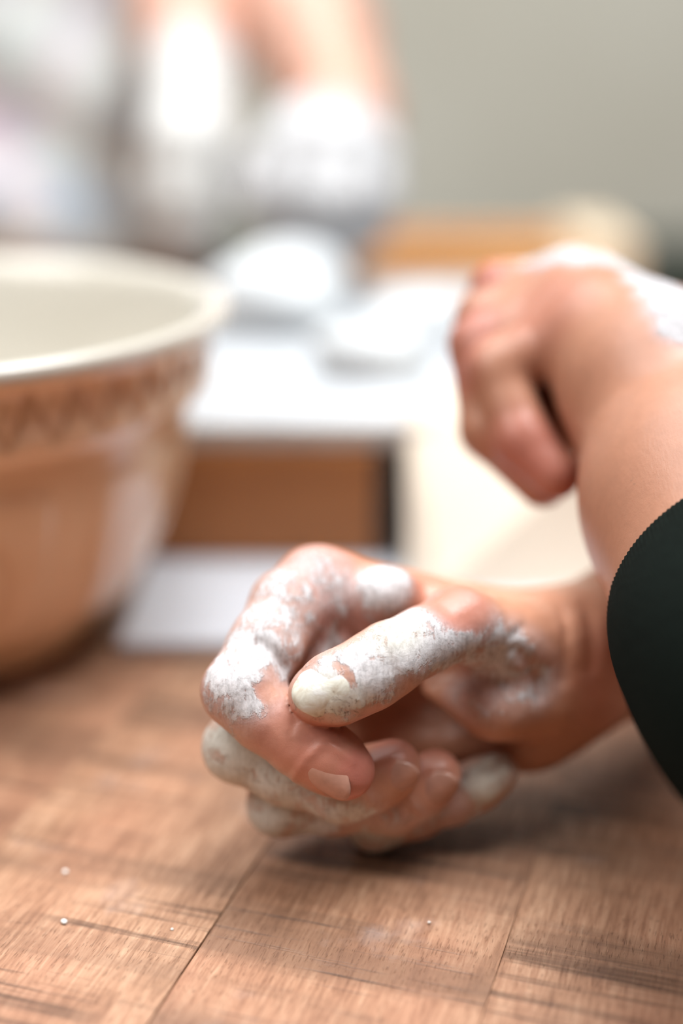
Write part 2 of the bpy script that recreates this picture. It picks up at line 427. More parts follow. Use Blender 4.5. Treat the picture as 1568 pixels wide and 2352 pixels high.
# ------------------------------------------------------------------ mixing bowl
def m_bowl():
    k = NT('cane_stoneware_glaze'); p = k.obj()
    sep = k.node('ShaderNodeSeparateXYZ'); k.l(p, sep.inputs[0])
    n = k.noise(p, 30, 4)
    cane = k.ramp(n, [(0.3, (0.84, 0.59, 0.385)), (0.7, (0.89, 0.66, 0.46))])
    col = k.mix(k.attr('inside'), cane, (0.58, 0.545, 0.475))
    col = k.mix(k.math('MULTIPLY', k.attr('groove'), 0.55), col, (0.50, 0.25, 0.10))
    k.l(col, k.b.inputs['Base Color']); k.set(Roughness=0.16, Coat_Weight=0.6, Coat_Roughness=0.06); return k.m
M['cane'] = m_bowl()
def bowl():
    X, Yc = -0.149, 0.49
    prof = []   # r, z, inside
    outer = [(0.0, 0.002), (0.052, 0.002), (0.055, 0.0), (0.061, 0.0), (0.064, 0.004), (0.066, 0.008), (0.073, 0.014), (0.084, 0.028), (0.0925, 0.045), (0.0990, 0.064), (0.1030, 0.081), (0.1040, 0.087),
             (0.1075, 0.0905), (0.1112, 0.0925), (0.1124, 0.096), (0.1122, 0.103), (0.1116, 0.109), (0.1122, 0.1125), (0.1150, 0.1140), (0.1190, 0.1150), (0.1205, 0.1175), (0.1195, 0.1205), (0.1165, 0.1215)]
    inner = [(0.1125, 0.1205), (0.1090, 0.116), (0.1045, 0.103), (0.099, 0.085), (0.090, 0.062), (0.078, 0.040), (0.062, 0.022), (0.040, 0.011), (0.0, 0.008)]
    def resample(pl, step):
        out = [pl[0]]
        for a, b in zip(pl[:-1], pl[1:]):
            n = max(1, int(math.hypot(b[0] - a[0], b[1] - a[1]) / step))
            for i in range(1, n + 1): out.append((a[0] + (b[0] - a[0]) * i / n, a[1] + (b[1] - a[1]) * i / n))
        return out
    def cr(pl):   # catmull-rom
        out = []
        for i in range(len(pl) - 1):
            p0, p1, p2, p3 = pl[max(i - 1, 0)], pl[i], pl[i + 1], pl[min(i + 2, len(pl) - 1)]
            for t in (0, 0.25, 0.5, 0.75):
                out.append(tuple(0.5 * (2 * p1[j] + (p2[j] - p0[j]) * t + (2 * p0[j] - 5 * p1[j] + 4 * p2[j] - p3[j]) * t * t + (3 * p1[j] - p0[j] - 3 * p2[j] + p3[j]) * t ** 3) for j in (0, 1)))
        out.append(pl[-1]); return out
    po = resample(cr(outer), 0.0016); pi = resample(cr(inner), 0.004)
    po = [(r * 0.916, z) for r, z in po]; pi = [(r * 0.916, z) for r, z in pi]
    prof = [(r, z, 0) for r, z in po] + [(r, z, 1) for r, z in pi]
    NT_ = 560; v = []; ins = []; grv = []
    for r, z, i_ in prof:
        for j in range(NT_):
            th = j / NT_ * 2 * math.pi; d = 0; g = 0
            if not i_:
                if 0.0935 < z < 0.1115:
                    t = (th * 42 / (2 * math.pi)) % 1; zz = (z - 0.0935) / 0.018
                    e = abs(abs(t - 0.5) * 2 - (1 - zz)) # distance to the zigzag line
                    g = math.exp(-(e / 0.13) ** 2); d = -0.0015 * g
                elif 0.012 < z < 0.084:
                    t = (th * 9 / (2 * math.pi) + 0.13) % 1; zz = (z - 0.012) / 0.072
                    fx = min(t - 0.10, 0.90 - t) * 7; fz = min(zz - 0.08, 0.92 - zz) * 9
                    q = 1 - math.hypot(max(0, 1 - fx), max(0, 1 - fz)) if (fx < 1 or fz < 1) else 1
                    q = max(0, min(1, q * 2.2)); q = q * q * (3 - 2 * q); d = 0.0013 * q
                    lf = abs(math.hypot((t - 0.5) * 1.5, (zz - 0.45)) - 0.22); gg = math.exp(-(lf / 0.035) ** 2); d -= 0.0006 * gg; g = gg * 0.4
            rr = max(r + d, 0.0)
            v.append((rr * math.cos(th), rr * math.sin(th), z)); ins.append(1.0 if (i_ or z > 0.1158) else 0.0); grv.append(g)
    f = []
    for a in range(len(prof) - 1):
        for j in range(NT_):
            k2 = (j + 1) % NT_
            f.append((a * NT_ + j, a * NT_ + k2, (a + 1) * NT_ + k2, (a + 1) * NT_ + j))
    me = mesh_of('mixing_bowl', v, f)
    for nm, arr in (('inside', ins), ('groove', grv)):
        at = me.attributes.new(nm, 'FLOAT', 'POINT'); at.data.foreach_set('value', np.array(arr, np.float32))
    o = link('mixing_bowl', me, M['cane']); o.location = (X, Yc, 0.0005)
    tag(o, 'large cane-coloured stoneware mixing bowl with a zigzag embossed band and cream inside', 'bowl')
    return o
bowl()

# ------------------------------------------------------------------ white board under the box, brown box, floured board, flour, dough
M['white'] = m_plain('white_enamel', (0.55, 0.57, 0.61), 0.16, 0.03, 20)
a = G(210, 1508); ya = a[1]
bm = box_bm(0.22, 0.20, 0.006, 0.0022, 3)
o = link('serving_board', bm_mesh('serving_board', bm), M['white']); o.location = (-0.080 + 0.11, ya + 0.10, 0.0031)
tag(o, 'flat white board lying on the table between bowl and hand, under the brown box', 'board')
M['brown'] = m_wood('brown_box_wood', (0.30, 0.105, 0.026), (0.38, 0.145, 0.038))
M['gapshade'] = m_plain('painted_gap_shadow', (0.018, 0.016, 0.012), 0.6)
yb = G(880, 1284, 0.006)[1]; BX0, BX1, BH = -0.078, 0.0135, 0.046
wb = empty('wooden_box', ((BX0 + BX1) / 2, yb + 0.09, 0.0062)); tag(wb, 'orange-brown wooden box with a painted shadow strip at its right end, under the floured board', 'box')
def boxpart(name, x0, x1, y0, y1, z0, z1, mat, parent, bev=0.001):
    o = link(name, bm_mesh(name, box_bm(x1 - x0, y1 - y0, z1 - z0, bev)), mat); o.location = ((x0 + x1) / 2, (y0 + y1) / 2, (z0 + z1) / 2)
    if parent: sub(parent, o)
    return o
zb0, zb1 = 0.0064, 0.006 + BH
boxpart('front_panel', BX0, BX1, yb, yb + 0.010, zb0, zb1, M['brown'], wb)
boxpart('back_panel', BX0, BX1, yb + 0.17, yb + 0.18, zb0, zb1, M['brown'], wb)
boxpart('side_panel', BX0, BX0 + 0.010, yb + 0.0102, yb + 0.1698, zb0, zb1, M['brown'], wb)
boxpart('side_panel', BX1 - 0.010, BX1, yb + 0.0102, yb + 0.1698, zb0, zb1, M['brown'], wb)
boxpart('shadow_strip', BX1 + 0.0001, BX1 + 0.0075, yb - 0.0005, yb + 0.18, zb0, zb1, M['gapshade'], wb)  # near-black strip painting the shadow under the board's overhang, not a box part
M['pale'] = m_plain('floured_wood', (0.44, 0.41, 0.38), 0.9, 0.12, 60, 0.0006)
FB = zb1 + 0.0102
fb = boxpart('pastry_board', -0.088, 0.135, yb + 0.002, yb + 0.34, zb1 + 0.0002, FB, M['pale'], None, 0.002)
tag(fb, 'pale pastry board thick with flour, resting on the brown box', 'board')
M['flour'] = m_plain('loose_flour', (0.48, 0.50, 0.52), 1.0, 0.04, 90, 0.0015)
def flour_heap():
    nx, ny = 120, 120; x0, x1, y0, y1 = -0.082, 0.125, yb + 0.008, yb + 0.32
    rng = np.random.RandomState(3)
    X, Y = np.meshgrid(np.linspace(x0, x1, nx), np.linspace(y0, y1, ny), indexing='ij')
    Z = np.zeros_like(X)
    for c in range(60):
        a, b = rng.uniform(x0 + .02, x1 - .02), rng.uniform(y0 + .02, y1 - .02); s_ = rng.uniform(.008, .03); Z += rng.uniform(.001, .005) * np.exp(-((X - a) ** 2 + (Y - b) ** 2) / s_ ** 2)
    e = np.minimum(np.minimum(X - x0, x1 - X), np.minimum(Y - y0, y1 - Y)); Z = Z * np.clip(e / 0.03, 0, 1) + 0.0012 * np.clip(e / 0.004, 0, 1)
    v = np.stack([X, Y, FB + 0.0001 + Z], -1).reshape(-1, 3)
    f = [(i * ny + j, (i + 1) * ny + j, (i + 1) * ny + j + 1, i * ny + j + 1) for i in range(nx - 1) for j in range(ny - 1)]
    o = link('spread_flour', mesh_of('spread_flour', v, f), M['flour']); tag(o, 'white flour spread over the pastry board', 'flour', kind='stuff')
flour_heap()
M['dough'] = m_plain('floury_dough', (0.56, 0.58, 0.59), 0.95, 0.05, 60, 0.002)
def lump(c, r, label, seed, flat=0.62):
    rng = np.random.RandomState(seed)
    bm = bmesh.new(); bmesh.ops.create_icosphere(bm, subdivisions=4, radius=1)
    ph = rng.uniform(0, 6.28, (6, 3)); fr = rng.uniform(1.5, 4.5, (6, 3))
    for vt in bm.verts:
        p = np.array(vt.co); d = 1 + sum(0.045 * math.sin(fr[i] @ p + ph[i, 0]) for i in range(6))
        z = p[2] * flat
        vt.co = (p[0] * d * r, p[1] * d * r, max(z * d, -flat * 0.55) * r)
    o = link('dough_piece', bm_mesh('dough_piece', bm, True), M['dough']); o.location = (c[0], c[1], FB + 0.003 + 0.55 * flat * r)
    tag(o, label, 'dough', 'floury dough on the pastry board')
def onboard(px, py): return G(px, py, FB)
lump(G(640, 770, FB), 0.038, 'biggest white dough lump on the pastry board, nearest the bowl rim', 1, 0.72)
lump(G(850, 880, FB), 0.026, 'white dough lump at the front of the pastry board above the brown box', 2)
lump(G(960, 800, FB), 0.028, 'white dough lump on the pastry board beside the raised hand', 5)

# ------------------------------------------------------------------ cream paper bag right of the box
M['paper'] = m_plain('cream_paper', (0.80, 0.71, 0.585), 0.75, 0.03, 30, 0.0005)
def paper_bag():
    A_ = P(930, 945, 0.572); B_ = G(936, 1375); C_ = G(1500, 1390); E_ = P(1500, 740, 0.572)
    K1 = P(1400, 1010, 0.548); K0 = P(1015, 1350, 0.548); T_ = P(1050, 866, 0.578)
    off = np.array([0.004, 0.022, 0.0])
    front = [A_, B_, K0, C_, K1, E_, T_]
    for p in front: p[2] = max(p[2], 0.0006)
    back = [p + off + np.array([0, 0, -0.25 * max(0, p[2] - 0.05)]) for p in front]
    v = front + back; n = 7
    f = [(0, 1, 2), (0, 2, 4), (0, 4, 6), (6, 4, 5), (2, 3, 4), (4, 3, 5), tuple(range(13, 6, -1))]
    for i in range(n): j = (i + 1) % n; f.append((j, i, i + n, j + n))
    bm = bmesh.new(); me = mesh_of('paper_bag', v, f, False); bm.from_mesh(me)
    bmesh.ops.recalc_face_normals(bm, faces=bm.faces)
    bmesh.ops.triangulate(bm, faces=[q for q in bm.faces if len(q.verts) > 4])
    bmesh.ops.subdivide_edges(bm, edges=bm.edges[:], cuts=5, use_grid_fill=True)
    rng = np.random.RandomState(8); ph = rng.uniform(0, 6, 5); fr = rng.uniform(20, 90, (5, 3))
    for vt in bm.verts:
        d = sum(0.0005 * math.sin(fr[i] @ np.array(vt.co) + ph[i]) for i in range(5)); vt.co.y += d; vt.co.z = max(vt.co.z, 0.0004)
    bm.to_mesh(me); bm.free()
    o = link('paper_bag', me, M['paper']); tag(o, 'creased cream paper bag standing right of the brown box, behind the hand', 'bag')
paper_bag()

# ------------------------------------------------------------------ orange wooden crate at the far right of the table
M['orange'] = m_wood('orange_wood', (0.72, 0.38, 0.13), (0.84, 0.48, 0.19))
M['cream_wood'] = m_wood('pale_wood', (0.72, 0.56, 0.38), (0.80, 0.65, 0.46), 'y')
oy = 0.99
ob = empty('wooden_crate', (0.12, oy, 0.0)); tag(ob, 'orange wooden crate with a pale end at the back of the table', 'crate')
zx = lambda px: (px - 784) / FPX * 1.05
boxpart('front_slat', zx(860), zx(1290), oy, oy + 0.012, 0.0005, 0.0345, M['orange'], ob, 0.002)
boxpart('front_slat', zx(860), zx(1290), oy, oy + 0.012, 0.037, 0.062, M['orange'], ob, 0.002)
boxpart('back_slat', zx(860), zx(1290), oy + 0.11, oy + 0.122, 0.0005, 0.062, M['orange'], ob, 0.002)
boxpart('end_board', zx(1292), zx(1425), oy - 0.004, oy + 0.126, 0.0005, 0.070, M['cream_wood'], ob, 0.003)
boxpart('end_board', zx(860) - 0.012, zx(860) - 0.0002, oy - 0.004, oy + 0.126, 0.0005, 0.064, M['orange'], ob, 0.003)
boxpart('bottom_board', zx(860), zx(1290), oy + 0.0122, oy + 0.1098, 0.0005, 0.010, M['orange'], ob, 0.001)

# ------------------------------------------------------------------ the floury resting hand
person = empty('person', tuple(G(1568, 1700)))
tag(person, 'person in black knitwear, one floury hand curled on the table, other hand raised', 'person')
M['nailfl'] = None
def m_nailfl():
    k = NT('nail_caked_with_dough'); p = k.pos(); n = k.noise(p, 190, 5, 0.6, 0.5)
    col = k.ramp(n, [(0.33, (0.20, 0.14, 0.09)), (0.40, (0.56, 0.50, 0.40)), (0.52, (0.70, 0.68, 0.58)), (0.66, (0.80, 0.80, 0.77))])
    k.l(col, k.b.inputs['Base Color']); k.set(Roughness=0.55); k.l(k.bump(n, 0.6, 0.0006), k.b.inputs['Normal']); return k.m
M['nailfl'] = m_nailfl()
def build_resting_hand():
    res = 0.0007
    F = Field((-0.052, 0.284, -0.003), (0.235, 0.512, 0.125), res)
    palm = F.new()
    W1, W2 = P(1285, 1500, 0.399), P(1285, 1558, 0.404)
    idxM, midM, rngM, pnkM = P(730, 1356, 0.385), P(790, 1455, 0.403), P(845, 1580, 0.412), P(910, 1695, 0.412)
    K = 0.008
    add_cone(F, palm, idxM, W1, 0.0112, 0.0135, K); add_cone(F, palm, midM, W1, 0.0108, 0.0145, K)
    add_cone(F, palm, rngM, W2, 0.0105, 0.0155, K); add_cone(F, palm, pnkM, W2, 0.0100, 0.015, K)
    add_cone(F, palm, pnkM, P(1215, 1655, 0.402), 0.0105, 0.0125, K)               # heel of the hand
    add_cone(F, palm, P(1215, 1655, 0.402), W2, 0.0125, 0.015, K)
    # forearm
    E1, E2 = P(1540, 1368, 0.432), P(1600, 1470, 0.445)
    E3, E4 = np.array([0.222, 0.478, 0.060]), np.array([0.222, 0.478, 0.056])
    add_cone(F, palm, W1, E1, 0.0155, 0.019, 0.010); add_cone(F, palm, W2, E2, 0.0155, 0.020, 0.010)
    add_cone(F, palm, E1, E3, 0.020, 0.030, 0.012); add_cone(F, palm, E2, E4, 0.020, 0.028, 0.012)
    # web and thenar mass
    add_cone(F, palm, P(1150, 1466, 0.378), P(1265, 1495, 0.390), 0.0105, 0.0125, 0.006)
    add_cone(F, palm, P(1050, 1432, 0.3665), P(1150, 1466, 0.378), 0.0092, 0.0108, 0.005)
    add_cone(F, palm, P(1010, 1410, 0.386), P(880, 1410, 0.390), 0.0072, 0.0065, 0.006)  # web to the index base
    # hollow of the cupped palm
    sl0, g0 = F.win(P(1000, 1640, .36) - 0.05, P(1000, 1640, .36) + 0.06)
    C_ = P(985, 1640, .372); q0 = 0
    for ax_, ra_ in ((RT, 0.021), (UP, 0.0115), (FW, 0.030)):
        q0 = q0 + (((g0[0] - C_[0]) * ax_[0] + (g0[1] - C_[1]) * ax_[1] + (g0[2] - C_[2]) * ax_[2]) / ra_) ** 2
    dd = ((1 - np.sqrt(q0)) * 0.0115).astype(np.float32)
    a_ = palm[sl0]; h_ = np.maximum(0.008 - np.abs(a_ - dd), 0) / 0.008
    palm[sl0] = np.maximum(a_, dd) + h_ * h_ * 0.002
    thenar = F.new()
    add_cone(F, thenar, P(1000, 1575, 0.3860), P(1140, 1612, 0.381), 0.0040, 0.0092, 0.004)
    add_cone(F, thenar, P(1140, 1612, 0.381), P(1235, 1595, 0.389), 0.0092, 0.0125, 0.006)
    sl = tuple(slice(0, n) for n in F.n); smin_into(palm, sl, thenar, 0.005)
    add_ell(F, palm, P(886, 1360, 0.3790), (RT, UP, FW), (0.0084, 0.0072, 0.0085), 0.0035)
    add_cone(F, palm, P(878, 1385, 0.3790), P(858, 1450, 0.384), 0.0072, 0.0052, 0.003)
    # folds inside the loop
    add_cone(F, palm, P(792, 1375, 0.3835), P(776, 1530, 0.381), 0.0055, 0.0045, 0.0012)
    add_cone(F, palm, P(740, 1395, 0.3815), P(722, 1550, 0.378), 0.0050, 0.0045, 0.0012)
    fingers = []
    def finger(pts, prox_k=0.006):
        A = F.new(); q = [(P(x, y, d), r * 0.001) for x, y, d, r in pts]
        chain(F, A, q, 0.004); fingers.append(A)
        smin_into(palm, sl, (lambda B: (chain(F, B, q[:2], 0.002), B)[1])(F.new()), prox_k)
        return A, q
    idx, iq = finger([(730, 1356, .385, 11.0), (664, 1395, .377, 9.9), (608, 1486, .367, 9.0), (552, 1586, .3590, 9.0), (610, 1650, .3575, 8.0), (690, 1706, .3565, 8.0), (755, 1742, .3556, 7.9), (796, 1772, .3553, 7.0)])
    mid, mq = finger([(790, 1455, .403, 10.5), (660, 1590, .386, 8.6), (548, 1716, .3715, 8.7), (650, 1772, .3705, 7.7), (785, 1815, .3700, 7.9), (855, 1787, .3688, 7.6), (905, 1760, .3684, 7.0)])
    rng, rq = finger([(845, 1580, .412, 10.0), (740, 1720, .394, 8.4), (642, 1846, .3805, 8.1), (770, 1850, .3805, 7.2), (900, 1848, .3795, 7.5), (960, 1812, .3775, 7.2), (1002, 1780, .3765, 6.6)])
    pnk, pq = finger([(910, 1695, .412, 9.6), (890, 1800, .400, 8.0), (862, 1890, .3890, 7.2), (950, 1866, .3890, 6.6), (1040, 1832, .3880, 6.6), (1100, 1800, .3862, 6.3), (1142, 1777, .3852, 5.6)])
    th = F.new()
    tq = [(P(x, y, d), r * 0.001) for x, y, d, r in [(1150, 1462, .378, 10.6), (1055, 1432, .3665, 9.4), (968, 1474, .3575, 8.1), (893, 1514, .3528, 8.8), (836, 1551, .3515, 8.9), (775, 1580, .3508, 8.7), (728, 1596, .3512, 7.2)]]
    chain(F, th, tq, 0.003)
    # every joint a little knob: knuckles
    A = palm
    smin_into(A, sl, th, 0.0012)
    for fa in fingers: A = np.minimum(A, fa)
    # gentle irregularity
    g = np.meshgrid(*[a.astype(np.float32) for a in F.ax], indexing='ij', sparse=True)
    n = (np.sin(310 * g[0] + 120 * g[2]) * np.sin(270 * g[2] - 90 * g[1]) * np.sin(330 * g[1] + 1.3) + 0.5 * np.sin(640 * g[0] + 1) * np.sin(590 * g[1] + 200 * g[2]) * np.sin(700 * g[2] + 2)).astype(np.float32)
    A = A + 0.0002 * n; del n
    pad = F.new(); add_cone(F, pad, P(664, 1425, .3715), P(648, 1490, .3645), 0.0052, 0.0054, 0); A = np.minimum(A, pad)
    def gl(pts, depth, sigma):
        q = [surf(F, A0, x, y) for x, y in pts]; q = [p for p in q if p is not None]
        if len(q) > 1: groove(F, A, q, depth, sigma)
    A0 = A.copy()
    gl([(596, 1478), (625, 1500), (655, 1535)], 0.0016, 0.0014)             # index flexion crease
    gl([(995, 1572), (1040, 1560), (1085, 1562), (1120, 1540), (1150, 1505)], 0.0018, 0.0016)  # thumb crease
    gl([(870, 1470), (890, 1500), (897, 1540)], 0.0006, 0.0009); gl([(850, 1478), (868, 1505), (876, 1545)], 0.0005, 0.0008); gl([(905, 1455), (922, 1485), (930, 1520)], 0.0005, 0.0009)
    gl([(675, 1660), (665, 1690), (670, 1720)], 0.0004, 0.0008)
    gl([(1180, 1490), (1215, 1520), (1235, 1560), (1240, 1600)], 0.0009, 0.0018)
    gl([(1290, 1400), (1300, 1480), (1290, 1560)], 0.0008, 0.002); gl([(1352, 1400), (1360, 1470), (1355, 1530)], 0.0010, 0.003)
    gl([(1130, 1520), (1165, 1470), (1200, 1440)], 0.0006, 0.0012)
    # nail beds: where each plate lies, with a raised rim of skin round its root and sides
    toward = -FW; nails = []
    def bed(q, n, L, W_, back, mt, curl=1.05, sink=0.0002, side_shift=0.0):
        al = q[-1][0] - q[-2][0]; al /= np.linalg.norm(al)
        n = np.array(n, float); n -= al * (n @ al); n /= np.linalg.norm(n); sd = np.cross(al, n)
        c0 = q[-1][0] - al * back
        def out(p, d):
            for t in np.arange(0.002, 0.014, 0.0001):
                ii = np.round((p + d * t - F.lo) / F.res).astype(int)
                if A0[tuple(ii)] > 0: return p + d * t
            return p + d * 0.008
        c = out(c0, n) - n * sink
        R = W_ / 2 / math.sin(curl); rim = []
        for t in np.linspace(-1, 1, 15):
            if abs(t) > 0.55: a_ = math.copysign(1.12 * curl, t); ln = -0.5 * L + (abs(t) - 0.55) / 0.45 * L * 0.75
            else: a_ = t / 0.55 * 1.12 * curl; ln = -0.5 * L - 0.14 * L * math.cos(t / 0.55 * math.pi / 2)
            pt = c0 + al * ln; d = n * math.cos(a_) + sd * math.sin(a_)
            rim.append(out(pt, d))
        groove(F, A, rim, -0.0006, 0.0010)
        nails.append((c, al, n, L, W_, curl, mt))
    bed(iq, toward * 0.84 - UP * 0.50 - RT * 0.15, 0.0108, 0.0090, 0.0034, M['nail'], 0.9, -0.0003)
    bed(mq, toward * 0.90 - UP * 0.42 + RT * 0.1, 0.0110, 0.0096, 0.0016, M['nail'], 0.9, -0.0003)
    bed(rq, toward * 0.90 - UP * 0.42 + RT * 0.1, 0.0102, 0.0090, 0.0016, M['nail'], 0.9, -0.0003)
    bed(tq, toward * 0.93 + UP * 0.22, 0.0120, 0.0118, 0.0030, M['nailfl'], 1.0, -0.0002)
    me, v = nets(F, A, 'resting_hand')
    s = lambda x, y: surf(F, A, x, y)
    r = 0.001
    fl = []
    for x, y, rad, wt in [
        (700, 1330, 12, .75), (650, 1350, 10, .8), (610, 1420, 10, .9), (570, 1480, 9, .95), (530, 1540, 9, 1.0), (560, 1600, 9, .95), (500, 1600, 7, .8), (640, 1450, 9, .9), (660, 1510, 8, .8),
        (740, 1400, 7, .75), (770, 1360, 8, .8), (790, 1440, 6, .55), (720, 1480, 6, .5), (885, 1345, 9, 1.15), (870, 1400, 7, .7), (760, 1300, 7, .55),
        (540, 1650, 7, .6), (600, 1640, 6, .7),
        (740, 1590, 9, .95), (790, 1560, 9, 1.05), (850, 1520, 9, 1.05), (900, 1480, 9, 1.05), (950, 1440, 8, .95), (1000, 1470, 9, .95), (980, 1510, 7, .8), (1060, 1490, 9, .95), (1110, 1490, 9, .95), (1150, 1510, 9, .9), (1190, 1530, 9, .85), (1220, 1560, 8, .75), (1120, 1550, 7, .8), (560, 1640, 8, .7), (590, 1690, 6, .4), (880, 1570, 7, .7), (830, 1610, 7, .65), (930, 1420, 6, 1.0),
        (1000, 1430, 5, .9), (1100, 1590, 9, .6), (1160, 1560, 9, .6), (1200, 1590, 8, .5), (1060, 1590, 6, .6),
        (510, 1720, 11, .95), (560, 1770, 11, .9), (640, 1810, 11, .85), (720, 1835, 9, .65), (600, 1880, 10, .95), (700, 1890, 10, .9), (800, 1890, 9, .95), (870, 1895, 8, .7), (740, 1450, 8, .75), (710, 1520, 7, .55), (790, 1500, 6, .5), (820, 1400, 6, .5), (620, 1840, 10, .95), (690, 1860, 8, .8), (770, 1860, 8, .75), (840, 1855, 6, .6),
        (850, 1930, 10, .8), (950, 1905, 10, .6), (1040, 1865, 9, .6), (1120, 1790, 8, .95), (1160, 1765, 7, .75),
        (1080, 1378, 3, .45), (990, 1372, 3, .3)]:
        fl.append((s(x, y), rad * r, wt))
    for x, y, rad, wt in [(720, 1720, 8, -.9), (790, 1770, 9, -1), (650, 1700, 7, -.85), (1045, 1392, 6, -.92), (1085, 1405, 5, -.7), (615, 1590, 3, -.7), (575, 1690, 4, -.4), (910, 1770, 8, -.95), (1010, 1780, 7, -.95), (845, 1640, 4, -.5), (770, 1530, 1.3, -.4), (788, 1541, 1.4, -.55), (803, 1555, 1.4, -.55), (812, 1572, 1.3, -.4)]:
        fl.append((s(x, y), rad * r, wt))
    paint(me, v, 'flour', fl)
    paint(me, v, 'red', [(s(x, y), rad * r, wt) for x, y, rad, wt in [(830, 1790, 9, 1.0), (740, 1730, 9, .7), (650, 1690, 8, .6), (1045, 1400, 10, .8), (910, 1720, 7, .6), (1000, 1740, 7, .6), (960, 1330, 9, .4), (750, 1290, 12, .5), (540, 1600, 8, .4), (780, 1450, 10, .6), (1040, 1790, 8, .4), (1420, 1560, 14, .5), (820, 1640, 7, .5)]])
    paint(me, v, 'cake', [(s(x, y), rad * r, wt) for x, y, rad, wt in [(740, 1620, 7, .9), (800, 1630, 6, .7), (900, 1440, 7, .6), (1125, 1785, 8, .9), (510, 1720, 12, .7), (600, 1790, 12, .6), (620, 1860, 12, .6), (760, 1870, 10, .5), (860, 1930, 10, .6), (830, 1460, 5, .5)]])
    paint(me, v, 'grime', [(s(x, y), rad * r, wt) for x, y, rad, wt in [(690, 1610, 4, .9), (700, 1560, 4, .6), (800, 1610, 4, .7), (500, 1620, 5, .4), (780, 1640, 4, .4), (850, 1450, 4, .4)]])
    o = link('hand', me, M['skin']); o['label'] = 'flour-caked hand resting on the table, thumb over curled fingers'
    sub(person, o)
    for (c, al, n, L, W_, curl, mt) in nails:
        nb = nail('fingernail', mt, o, c, al, n, L, W_, curl)
        if mt is M['nailfl']: nb['label'] = 'thumbnail caked with dried dough'
build_resting_hand()

# ------------------------------------------------------------------ raised hand and forearm
def build_raised_arm():
    F = Field((0.02, 0.27, 0.03), (0.21, 0.48, 0.285), 0.0011)
    A = F.new()
    C0 = P(1752, 1450, 0.345); C1 = P(1620, 1150, 0.376); WR = P(1530, 915, 0.404)
    add_cone(F, A, C0, C1, 0.0345, 0.0305, 0.01, 0.02); add_cone(F, A, C1, WR, 0.0305, 0.0250, 0.012, 0.02)
    MC = [P(1330, 672, .455), P(1320, 672, .442), P(1330, 700, .429), P(1350, 752, .416)]
    Wh = [P(1500, 860, .425), P(1500, 850, .418), P(1500, 850, .410), P(1500, 870, .402)]
    for mc, wh, r in zip(MC, Wh, (.0128, .0130, .0125, .0118)): add_cone(F, A, wh, mc, 0.0190, r, 0.012)
    add_cone(F, A, WR, Wh[1], 0.0245, 0.020, 0.012); add_cone(F, A, WR, Wh[3], 0.0225, 0.018, 0.012)
    add_cone(F, A, P(1400, 870, .405), P(1350, 770, .413), 0.0125, 0.0115, 0.010)
    sl = tuple(slice(0, n) for n in F.n); out = A
    for pts in ([(1330, 672, .455, 12.0), (1145, 668, .452, 8.8), (1150, 870, .447, 8.0), (1235, 985, .442, 7.0)],
                [(1320, 672, .442, 12.2), (1110, 735, .440, 8.8), (1120, 930, .433, 8.0), (1225, 1070, .428, 7.0)],
                [(1330, 700, .429, 12.0), (1102, 795, .428, 9.2), (1128, 985, .421, 9.0), (1245, 1105, .416, 7.8)],
                [(1350, 752, .416, 11.0), (1140, 850, .417, 8.6), (1200, 1010, .411, 8.4), (1275, 1090, .406, 7.2)],
                [(1450, 830, .438, 12.0), (1340, 840, .458, 10.0), (1270, 930, .450, 11.0), (1265, 1010, .446, 9.6)]):
        B = F.new(); q = [(P(x, y, d), r * .001) for x, y, d, r in pts]; chain(F, B, q, 0.003)
        B2 = F.new(); add_cone(F, B2, q[0][0], q[0][0] * 0.55 + q[1][0] * 0.45, q[0][1], q[0][1] * .55 + q[1][1] * .45, 0)
        smin_into(out, sl, B2, 0.006)
        out = np.minimum(out, B)
    me, v = nets(F, out, 'raised_arm')
    s = lambda x, y: surf(F, out, x, y)
    fl = []
    # flour on the back of the hand, along its upper side
    for x, y, d, rad, wt in [(1240, 590, .455, 14, 1.3), (1320, 575, .45, 14, 1.3), (1400, 590, .45, 14, 1.2), (1480, 620, .445, 16, 1.2), (1550, 680, .44, 17, 1.1), (1620, 760, .43, 18, 1.0), (1300, 1040, .42, 5, .6)]:
        fl.append((P(x, y, d + 0.006), rad * .001, wt))
    fl += [(s(x, y), rad * .001, 1.3) for x, y, rad in [(1235, 588, 6), (1265, 588, 6), (1300, 588, 6), (1340, 588, 6), (1380, 592, 6), (1420, 602, 6.5), (1460, 620, 7), (1495, 640, 7.5), (1530, 668, 8), (1560, 700, 9), (1566, 740, 7)]]
    paint(me, v, 'flour', fl)
    paint(me, v, 'red', [(s(x, y), rad * .001, wt) for x, y, rad, wt in [(1100, 640, 9, .9), (1070, 740, 10, .9), (1060, 830, 10, .8), (1200, 1040, 12, .9), (1270, 1120, 10, .9), (1250, 700, 14, .4)]])
    paint(me, v, 'cake', []); paint(me, v, 'grime', [(s(1455, 1108), 0.0012, 1.6)])
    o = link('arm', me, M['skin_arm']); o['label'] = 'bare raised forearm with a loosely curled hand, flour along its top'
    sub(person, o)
build_raised_arm()
